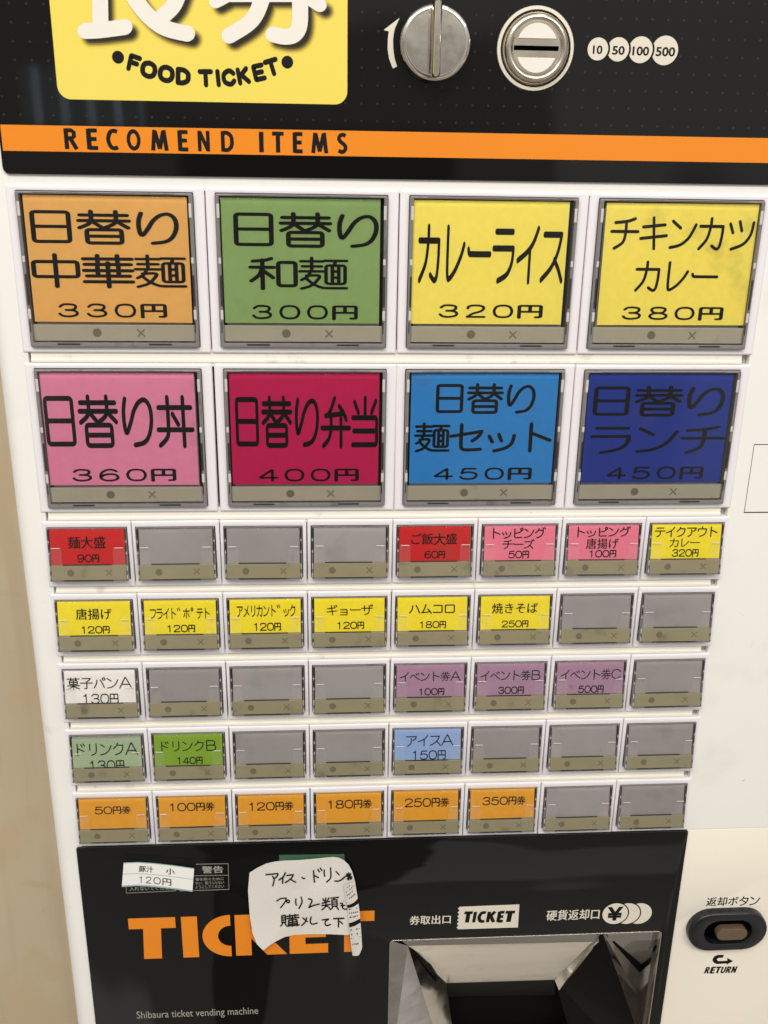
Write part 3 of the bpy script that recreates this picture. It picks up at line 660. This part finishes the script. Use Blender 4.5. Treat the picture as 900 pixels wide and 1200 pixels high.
for ch, px, py, rot in (('F', 157.1, 74.4, 17), ('O', 174.4, 81.8, 13), ('O', 194.9, 86.7, 8), ('D', 214.2, 89.6, 4), ('T', 241.1, 91.8, -1), ('I', 255.6, 91.6, -4), ('C', 268.2, 91, -6), ('K', 284.9, 88.9, -10), ('E', 303.3, 84.9, -13), ('T', 318.9, 78.9, -17)):
    cx, cz = at(px, py, PD); ct, sn = math.cos(math.radians(-rot)), math.sin(math.radians(-rot)); dd = PD + .15
    for V, F in strokes_of(LET[ch], 34, 5):
        def fn(p):
            x, z = (p[0]-50)*(.071 if ch in 'OD' else .064), -(p[1]-50)*.071
            return (cx + x*ct - z*sn, cz + x*sn + z*ct)
        sg.add([(*fn(p), dd) for p in V], F, 7); dd += .004
for px, py in ((138.4, 67.1), (336.7, 72.9)):
    x, z = at(px, py, PD); sg.disc(x, z, 2.9, PD + .15, 7)
sg.build('yellow_sign', [M_YELLOW, M_SIGNWHITE] + SHAD + [M_INK], hp, smooth=False)

# coin denominations and knob arrow, printed in white
dd = PD + .20
coins = [(700.5, 57.4, 5.2, '10', (60, 106)), (724.3, 57.9, 5.5, '50', (153, 213)), (750.6, 58.4, 6.1, '100', (250, 330)), (779, 59.2, 6.75, '500', (362, 455))]
for k in range(3, -1, -1):
    pr = MB(); px, py, r, s, tx = coins[k]; x, z = at(px, py, PD)
    pr.disc(x, z, r, dd, 0)
    if k < 3: pr.disc(x, z, r + 1.0, dd - .012, 2)
    xa = at(680 + tx[0]/4.09, py, PD)[0]; xb = at(680 + tx[1]/4.09, py, PD)[0]; zt = at(px, 20 + 136/4.09 + k*.6, PD)[1]; zb = at(px, 20 + 178/4.09 + k*.9, PD)[1]
    latin(pr, s, xa, xb, zb, zt, dd + .012, 1, off=.03); dd += .03
    pr.build('coin_value_mark', [M_WHITE_PRINT, M_INK, M_BLACK], hp, smooth=False)
pr = MB(); arr = [(130, 515), (163, 502), (144, 440), (134, 370), (132, 300), (140, 236), (150, 205), (182, 134), (62, 226), (100, 236), (93, 300), (92, 370), (102, 440)]
pr.flat([at(440 + p[0]/6.43, p[1]/6.43, PD) for p in arr], PD + .08, 0)
pr.build('turn_arrow', [M_WHITE_PRINT], hp, smooth=False)

# chrome knob with a standing ridge
kx, kz = 15.6, 295.2
kn = MB(); kn.lathe(kx, kz, [(15.8, PD), (16.2, 3.5), (17.0, 4.5), (17.3, 6.6), (17.0, 7.9), (16.2, 8.7), (15.2, 9.0), (14.6, 8.95)], 64)
kn.build('coin_return_knob', M_CHROME, root)
rg = MB()
rp = []
for d, hw, z0_, z1_ in ((8.4, 3.1, -15.6, 15.6), (9.3, 2.6, -15.8, 16), (12, 2.35, -16.0, 17), (15, 2.2, -16, 18), (16.6, 1.9, -15.8, 18), (17.4, 1.2, -15.2, 17.4)):
    rp.append(ring(kx-hw-.2, kx+hw-.2, kz+z0_, kz+z1_, hw*.9, d, 5))
rg.rings(rp)
rg.plate(kx-3.9, kx-3.3, kz-14.6, kz+14.6, 8.5, 9.6, .2, .3)
rg.build('knob_ridge', M_CHROME, [o for o in COL.objects if o.name == 'coin_return_knob'][0], angle=60)

# coin slot: pale ring, domed nickel dish, two flats and the slit
cx, cz = 66.3, 294.3
cs = MB()
cs.lathe(cx, cz, [(19.3, PD), (19.1, PD+.5), (17.6, PD+.6)], 64, 1, cap=False)
cs.lathe(cx, cz, [(17.6, PD+.6), (17.2, PD-.3), (16.7, PD), (16.2, 2.6), (15.4, 4.2), (14.2, 5.1), (13.2, 4.9), (12.6, 4.2), (12.2, 3.6), (11.9, 3.4)], 64, 0)
def half(sgn):
    P = []; r = 11.3; off = 4.3
    a0 = math.asin(off/r)
    for k in range(25):
        t = a0 + (math.pi - 2*a0)*k/24; P.append((r*.92*math.cos(t), sgn*r*math.sin(t)))
    return P
cs = cs.build('coin_slot', [M_STEEL, M_WHITE_PRINT], root, angle=50)
for sgn in (1, -1):
    fl = MB(); P = half(sgn); P = P if sgn > 0 else P[::-1]
    R0 = [(cx+p[0], cz+p[1], 3.0) for p in P]; R1 = [(cx+p[0], cz+p[1], 3.9) for p in P]
    R2 = [(cx+p[0]*.97, cz+(p[1]-sgn*7)*.96+sgn*7, 4.1) for p in P]
    fl.rings([R0, R1, R2], 0); fl.build('slot_flat', M_SIGNWHITE, cs)
sl = MB(); sl.plate(cx-11.4, cx+11.0, cz-1.1, cz+1.1, 2.5, 3.5, .1, .02); sl.build('coin_slit', M_SLIT, cs)  # solid block, its black colour standing in for the slit's shaded depth

# ================================================================== lower black panel
LD = 0.2
TX0, TX1, TZ1, TZ0 = 3.0, 194.2, -262.6, -420.0
lp = MB()
for (x0, x1, z0, z1_) in ((-200.8, TX0, -520, -178.6), (TX1, 202.6, -520, -178.6)):
    pass
lp.frame((-200.8, 202.6, -520, -178.7), (TX0, TX1, TZ0, TZ1), -1.2, LD, 1.6, 3.0, .35, .2, 0, 6)
lp = lp.build('lower_panel', M_BLACK, root)
tk = MB()
def quadmm(pts): tk.flat(pts, LD + .08, 0)
zt, zb = -236.8, -271.4
quadmm([(-172.0, zt), (-141.0, zt), (-141.0, zt-9.0), (-150.8, zt-9.0), (-151.6, zb), (-163.6, zb), (-162.6, zt-9.0), (-172.0, zt-9.0)])
quadmm([(-137.2, zt), (-126.6, zt), (-126.6, zb), (-137.2, zb)])
P = []                                                                 # C: a thick half ring with a vertical cut
cxx, czz = -104.6, (zt+zb)/2
for k in range(21):
    t = math.pi/2 + math.pi*k/20; P.append((cxx + 19.0*math.cos(t), czz + 17.6*math.sin(t)))
for k in range(21):
    t = 3*math.pi/2 - math.pi*k/20; P.append((cxx + 8.6*math.cos(t), czz + 8.6*math.sin(t)))
quadmm(P)
quadmm([(-101.6, zt), (-91.0, zt), (-91.0, zt-12.5), (-81.5, zt), (-67.5, zt), (-81.0, zt-16.5), (-67.0, zb), (-80.5, zb), (-91.0, zt-20), (-91.0, zb), (-101.6, zb)])
quadmm([(-65.2, zt), (-39.0, zt), (-39.0, zt-8), (-54.4, zt-8), (-54.4, zt-13.4), (-40.5, zt-13.4), (-40.5, zt-21), (-54.4, zt-21), (-54.4, zb+8), (-39.0, zb+8), (-39.0, zb), (-65.2, zb)])
quadmm([(-36.5, zt), (-7.5, zt), (-7.5, zt-8.6), (-17.0, zt-8.6), (-17.0, zb), (-28.0, zb), (-28.0, zt-8.6), (-36.5, zt-8.6)])
tk.build('orange_ticket_lettering', M_ORANGE, lp, smooth=False)
wp = MB(); D1 = LD + .08
latin(wp, 'Shibaura ticket vending machine', *boxed((160, 1182.6, 302.7, 1193.4), LD), D1, 0)
wp.build('maker_line', [M_DIM], lp, smooth=False); wp = MB()
line(wp, '券取出口', *boxed((480, 1072.6, 528.2, 1083), LD), D1, 0, 0, off=.02)
wp.build('panel_caption', [M_WHITE_PRINT], lp, smooth=False); wp = MB()
T = [at(*p, LD) for p in ((538.9, 1062.5), (608.6, 1059.7), (606.9, 1086.7), (537, 1088.9))]
Z = [T[0], T[1], T[2], T[3]]
for k in range(1, 12):
    u = k/12; p = (T[3][0] + (T[0][0]-T[3][0])*u, T[3][1] + (T[0][1]-T[3][1])*u); Z.append((p[0] - (1.3 if k % 2 else 0), p[1]))
wp.flat(Z, D1, 0)
for ch, p0, p1 in (('T', 408, 443), ('I', 447, 461), ('C', 466, 501), ('K', 505, 545), ('E', 549, 577), ('T', 581, 621)):
    yy = 1074.3 - (p0-515)*.004
    bxx = boxed((430+p0/3.6, yy-6.2, 430+p1/3.6, yy+6.2), LD); block(wp, ch, *bxx, D1 + .06, 1, 27, .1)
wp.build('ticket_mark', [M_WHITE_PRINT, M_INK], lp, smooth=False); wp = MB()
line(wp, '硬貨返却口', *boxed((640.5, 1065.8, 702.5, 1078), LD), D1, 0, 0, off=.02)
wp.build('panel_caption', [M_WHITE_PRINT], lp, smooth=False); wp = MB()
for k, px in enumerate((749, 735, 720.8)):
    x, z = at(px, 1070.5, LD)
    if k: wp.disc(x, z, 8.9 + .9, D1 + .05*k - .02, 2)
    wp.disc(x, z, 8.9, D1 + .05*k, 0)
latin(wp, '¥', *boxed((711, 1062.5, 730, 1078.5), LD), D1 + .16, 1, off=.04)
wp.build('coin_mark', [M_WHITE_PRINT, M_INK, M_BLACK], lp, smooth=False); wp = MB()
# warning notice in thin white print
def outline(px, d):
    P = [at(*p, LD) for p in px]; V, F = ribbon(P, .45, True); wp.add([(*p, d) for p in V], F, 0)
outline(((147.5, 1014), (207, 1013.5), (206, 1043.8), (148, 1046.5)), D1)
outline(((210.5, 1013), (267.3, 1012), (268.3, 1042.2), (211, 1044)), D1)
V, F = ribbon([at(211, 1026.5, LD), at(267.8, 1025.5, LD)], .35); wp.add([(*p, D1+.01) for p in V], F, 0)
line(wp, '警告', *boxed((236.7, 1014.8, 261.7, 1023.4), LD), D1, 0, 9, off=.03)
line(wp, '入れないでください', *boxed((151.5, 1038.4, 204.5, 1043.2), LD), D1, 0, 0, off=0)
for s, y in (('害を防ぐために', 1028.2), ('ない、揺さぶらない', 1032.6), ('ようにしてください', 1037.2)):
    line(wp, s, *boxed((229, y, 262.5, y + 3.6), LD), D1, 0, 0, off=0)
wp.build('warning_notice', [M_DIM], lp, smooth=False)

# ---- polished ticket and coin trays behind the opening
tr = MB()
FL, FR = (TX0, TZ1, -.6), (TX1, TZ1, -.6)
apx = at(704, 1100, -3); AP = (apx[0], TZ1-.8, -3)
h1 = a3(523, 1152, -34); h2 = a3(650, 1148, -34); h3 = a3(545, 1320, -34); h4 = a3(700, 1320, -34)
e1 = (h1[0]-3, h1[1]+14, -16); e2 = (h2[0]+2, h2[1]+13, -16)
lipL, lipR = (TX0+.3, TZ1-.2, -5), (AP[0], TZ1-.2, -5)
tr.poly([(TX0-4, TZ1+4, -1.0), (TX1+4, TZ1+4, -1.0), (TX1+4, TZ1-.05, -5.5), (TX0-4, TZ1-.05, -5.5)], 0)
tl = a3(478, 1108.5, -6); tR = a3(702, 1103.5, -6)
band = [(TX0+2, TZ1-.6, -5.4), (TX1-2, TZ1-.6, -5.4), (TX1-2, tR[1]-.4, -6), (tl[0], tl[1], -6)]
tr.poly(band, 0)
tr.poly([tl, tR, h2, h1], 0)                                          # bright sloping roof of the ticket chute
tr.poly([(TX0, TZ1-1, -.8), tl, h1, h3, (TX0, TZ0, -.8)], 0)          # mirror-bright left wall
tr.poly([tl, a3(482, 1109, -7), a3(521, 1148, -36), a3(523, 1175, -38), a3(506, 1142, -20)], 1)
ridge = a3(745, 1202, -4); ridge2 = a3(790, 1300, -4)
tr.poly([AP, h2, h4, ridge2, ridge], 1)  # right wall of the chute, its dark reflection painted as near-black
st2 = [AP, a3(693, 1113, -8), a3(655, 1160, -33), h2]
tr.poly([(p[0], p[1], p[2]+.5) for p in st2], 0)  # polished strip laid on as the wall's bright reflection
tr.poly([AP, ridge, a3(762, 1192, -26), a3(763, 1155, -26)], 0)       # coin tray floor
tr.poly([ridge, ridge2, a3(790, 1310, -26), a3(762, 1192, -26)], 0)
tr.poly([AP, (TX1-1.2, TZ1-.8, -4), a3(764, 1140, -24)], 0)           # coin tray roof
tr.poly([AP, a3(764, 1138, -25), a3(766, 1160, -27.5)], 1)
tr.poly([(TX1, TZ1, -.4), (TX1, TZ0, -.4), (TX1-2.0, TZ0, -7), (TX1-2.0, TZ1-1, -7)], 0)
tr.poly([(TX1-2.0, TZ1-1, -7), (TX1-2.0, TZ0, -7), (TX1-5, TZ0, -30), (TX1-5, TZ1-2, -30)], 0)
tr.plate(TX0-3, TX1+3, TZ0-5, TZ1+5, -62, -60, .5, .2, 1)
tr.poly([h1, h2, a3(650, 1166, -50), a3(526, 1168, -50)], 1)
tr.build('ticket_tray', [M_TRAY, M_TRAYDARK], root, smooth=False)
rim = MB(); rim.frame((TX0+.15, TX1-.15, TZ0+.2, TZ1-.15), (TX0+.7, TX1-.9, TZ0+1, TZ1-.7), -4, LD + .35, 2.8, 2.4, .2, .15, 0, 6)
rim.build('tray_rim', M_STEEL, root)


# ---- return button
rb = MB(); bx, bz = 239.3, -261.6; dF = FACE
def stad(hw, hr, d, n=14):
    P = []
    for s in (1, -1):
        for k in range(n+1):
            t = math.radians(-90 + 180*k/n) if s > 0 else math.radians(90 + 180*k/n); P.append((bx + s*(hw-hr) + hr*math.cos(t), bz + hr*math.sin(t), d))
    return P
rb.rings([stad(28.0, 16.3, dF), stad(28.0, 16.3, 3.4), stad(27.7, 16.0, 4.6), stad(26.9, 15.2, 5.2), stad(17.6, 10.6, 5.2), stad(17.2, 10.2, 4.9), stad(17.0, 10.0, -.5)], 0, cap1=False)
rb.poly(stad(17.4, 10.2, -.6), 1)
rb = rb.build('return_button', [M_HOUSE, M_SLIT], root, angle=40)
ky = MB(); bz = -264.6; bx = 242.9
ky.rings([stad(11.2, 5.2, -.5), stad(11.2, 5.2, 3.2), stad(10.9, 4.9, 4.0), stad(10.3, 4.3, 4.3)], 0)
ky.build('button_key', M_KEYBROWN, rb)
rt = MB(); DD = FACE - .25 + .06
line(rt, '返却ボタン', *boxed((828, 1051, 890.4, 1062), FACE), DD, 0, 11.5, off=.02)
rt.build('return_caption', M_INK, rb, smooth=False); rt = MB()
for k, ch in enumerate('RETURN'):
    q = 297 + 51.2*k; block(rt, ch, *boxed((790+q/8.18, 1133.6 - k*.16, 790+(q+46)/8.18, 1141 - k*.16), FACE), DD, 0, 24, .18)
rt.build('return_caption', M_INK, rb, smooth=False); rt = MB()
ah = [(478, 730), (420, 730), (385, 745), (366, 778), (380, 805), (410, 818), (505, 812), (500, 826), (566, 790), (510, 758), (510, 786), (425, 790), (408, 776), (424, 760), (470, 756)]
rt.flat([at(790 + p[0]/8.18, 1030 + p[1]/8.18, FACE) for p in ah], DD, 0)
rt.build('return_arrow', M_INK, rb, smooth=False)

# ================================================================== things stuck on the lower panel
bt = MB(); q = [at(*p, LD) for p in ((148, 1000), (229.5, 1006), (229.5, 1017), (147, 1016))]
bt.rings([[(*p, LD+.1) for p in q[::-1]], [(*p, LD+.22) for p in q[::-1]]], 0)
bt = bt.build('tape_strip', M_BTAPE, None, smooth=False); tag(bt, 'dull black tape strip peeking out above the small white price sticker', 'tape')
lb = MB(); nx = 10
top = [(145.3, 1009.7), (162, 1009.6), (180, 1010.8), (205, 1013.2), (227.8, 1015.8)]; bot = [(143, 1038.3), (160, 1037.6), (180, 1038.6), (205, 1041.2), (225.8, 1043.3)]
def lab(u, v, d):
    k = min(int(u*4), 3); t = u*4-k
    a = [top[k][j] + (top[k+1][j]-top[k][j])*t for j in (0, 1)]; b = [bot[k][j] + (bot[k+1][j]-bot[k][j])*t for j in (0, 1)]
    return (*at(a[0]+(b[0]-a[0])*v, a[1]+(b[1]-a[1])*v, LD), d)
def lift(u): return LD + .5 + 1.6*abs(u-.4)**2*4*.4
def strip(v0, v1, dz, m, n=16):
    for i in range(n):
        u0, u1 = i/n, (i+1)/n
        lb.poly([lab(u0, v1, lift(u0)+dz), lab(u1, v1, lift(u1)+dz), lab(u1, v0, lift(u1)+dz), lab(u0, v0, lift(u0)+dz)], m)
strip(0, 1, 0, 0); strip(.0, .035, .05, 1); strip(.465, .49, .05, 1); strip(.94, 1, .05, 1)
for s, u0, u1, v0, v1, w in (('豚汁', .27, .50, .14, .40, 10.5), ('小', .645, .75, .14, .40, 10.5), ('１２０円', .29, .71, .58, .88, 10.5)):
    t = MB(); line(t, s, u0, u1, v0, v1, 0, 2, w, off=.016)
    lb.add([(*lab(p[0], v0+v1-p[1], 0)[:2], lift(p[0]) + .12 + p[2]) for p in t.v], t.f, 2)
lb = lb.build('price_sticker', [M_LABEL, M_RULE, M_INK], None, smooth=False)
tag(lb, 'small white paper sticker with blue rules priced 120 yen on the lower black panel', 'sticker')

gt = MB(); q = [at(*p, LD) for p in ((327, 1001.8), (403.5, 1000.8), (404.5, 1018), (328, 1018))]
gt.rings([[(*p, LD+.08) for p in q[::-1]], [(*p, LD+.25) for p in q[::-1]]], 0)
gt = gt.build('tape_strip', M_GREEN, None, smooth=False); tag(gt, 'dark green tape strip showing above the handwritten note', 'tape')

nt_ = MB()
def n2(p): return (280 + p[0]/5.625, 990 + p[1]/5.625)
out = [(70, 180), (120, 150), (180, 125), (240, 113), (300, 105), (400, 95), (500, 88), (620, 80), (660, 82), (690, 92), (722, 114), (744, 150), (760, 200), (772, 270), (785, 350), (797, 430), (770, 470), (735, 560), (722, 580), (600, 583), (450, 592), (360, 596), (300, 605), (240, 625), (200, 645), (162, 670), (120, 630), (90, 560), (72, 450), (60, 300)]
def nd(x, y):                                                         # the paper bulges away from the panel towards its right and lower left
    return LD + 1.0 + 4.5*max(0, (x-560)/240)**2 + 5.0*max(0, (300-x)/240)*max(0, (y-380)/290) + .7*math.sin(x/60+y/150)*math.sin(y/80)
def note_pt(x, y, dz=0): d = nd(x, y); return (*at(*n2((x, y)), LD + .8), d + dz)
# paper as a fan of strips so that it can bulge
cxn, cyn = 420, 340; m = len(out); rings_ = []
for s in (1, .85, .65, .42, .2):
    rings_.append([note_pt(cxn+(p[0]-cxn)*s, cyn+(p[1]-cyn)*s) for p in out][::-1])
nt_.rings(rings_, 0)
HW = ['178,196 258,188 ~', '~258,188 252,205 238,218', '~222,206 232,228 224,266', '~306,180 292,208 264,228', '290,210 288,250', '316,198 358,190', '~358,190 345,216 306,246', '~336,220 352,230 374,243', '~416,210 424,216 434,217',
      '~492,166 494,205 498,242', '498,200 524,214', '520,160 530,176', '536,152 546,168', '~562,166 562,190 566,206', '~604,152 606,200 600,222 578,242', '~640,172 650,180 660,190', '~632,232 650,232 674,220 698,196',
      '705,190 742,186', '712,172 736,204', '736,168 714,208', '724,165 722,212', '708,182 742,198',
      '~250,368 276,354 312,352', '~312,352 304,378 276,414', 'o324,374 9', '~376,356 374,376 378,396', '~410,342 416,372 404,400 396,416', '~458,350 472,352 482,362 470,388 462,406', '~462,406 490,392 530,382',
      '548,378 598,368', '572,344 574,402', '554,350 564,364', '594,344 584,362', '546,394 602,388', '~576,392 566,408 548,422', '~574,394 588,404 600,418', '606,346 656,340', '630,344 622,358', '612,360 614,402 648,398 646,356 612,360', '614,374 646,371', '614,388 646,385', '~620,404 612,416 602,424', '~638,402 648,410 656,422',
      '~668,380 686,376 706,372', '~690,364 684,384 672,396', '~718,382 690,392 682,404 694,414 722,408',
      '282,466 284,508', '282,466 306,462 308,506', '284,480 306,477', '284,494 306,491', '284,508 308,505', '~290,508 284,520 276,528', '~300,508 306,516 312,526', '316,470 392,458', '334,458 336,480', '370,456 370,476', '316,484 396,474', '352,462 354,532', '328,494 326,532', '328,494 382,488 386,530', '330,508 384,502', '330,520 384,515', '318,532 398,524',
      '422,478 450,502', '~446,476 438,504 414,530', '~476,470 470,502 482,520 516,512', '~550,492 572,488 592,486', '~592,486 572,500 568,516 578,528 602,520', '624,482 692,472', '656,480 656,530', '~660,494 672,500 682,508']
for s in HW:
    s = s.replace(' ~', '')
    for V, F in strokes_of([s], 9.2, 4):
        k = len(nt_.v) % 7; nt_.add([note_pt(p[0], p[1], .35 + k*.01) for p in V], F, 1)
note = nt_.build('handwritten_note', [M_NOTE, M_INK], None, angle=60)
tag(note, 'torn white paper note with black handwriting hung over the orange lettering', 'paper note')
fl = MB()
L_ = [(690, 250), (698, 300), (706, 350), (714, 400), (722, 470), (728, 540), (735, 620), (748, 702)]; R2 = [(762, 200), (772, 262), (786, 345), (794, 410), (800, 480), (806, 560), (810, 640), (790, 690)]
def fpt(u, v, dz=0):
    k = min(int(v*7), 6); t = v*7-k
    a = [L_[k][j]+(L_[k+1][j]-L_[k][j])*t for j in (0, 1)]; b = [R2[k][j]+(R2[k+1][j]-R2[k][j])*t for j in (0, 1)]
    x, y = a[0]+(b[0]-a[0])*u, a[1]+(b[1]-a[1])*u
    return (*at(*n2((x, y)), LD + .8), nd(min(x, 800), y) + 1.2 + 0.6*math.sin(math.pi*min(u*1.05, 1)) + dz)
for j in range(14):
    for i in range(6):
        fl.poly([fpt(i/6, (j+1)/14), fpt((i+1)/6, (j+1)/14), fpt((i+1)/6, j/14), fpt(i/6, j/14)], 0)
for (v0, v1, sk) in ((.33, .385, -.13), (.575, .63, -.12)):            # two thick black bars printed across the receipt
    for i in range(8):
        u0, u1 = i/8*1.0, (i+1)/8
        fl.poly([fpt(u0, v1+sk*u0+.04, .15), fpt(u1, v1+sk*u1+.04, .15), fpt(u1, v0+sk*u1+.04, .15), fpt(u0, v0+sk*u0+.04, .15)], 1)
rr = random.Random(3)
for v in (.06, .12, .18, .24, .42, .47, .52, .68, .74, .86):
    for k in range(5):
        if rr.random() < .35: continue
        u = .12 + k*.16; s = rr.uniform(.05, .10); sk = -.09*u
        fl.poly([fpt(u, v+sk+.03, .16), fpt(u+s, v+sk+.022, .16), fpt(u+s, v+sk+.005, .16), fpt(u, v+sk+.01, .16)], 1)
for v in (.70, .80):
    fl.poly([fpt(.06, v+.006, .16), fpt(.9, v-.07, .16), fpt(.9, v-.076, .16), fpt(.06, v, .16)], 1)
fl.build('folded_receipt_edge', [M_NOTE, M_INK], note, angle=60)

# tidy: drop the helper glyph object
bpy.data.objects.remove(_fo); bpy.data.curves.remove(_fc)
for o in bpy.data.objects:
    if '_w' in o: del o['_w']
SC.cycles.transparent_max_bounces = 12; SC.cycles.max_bounces = 8
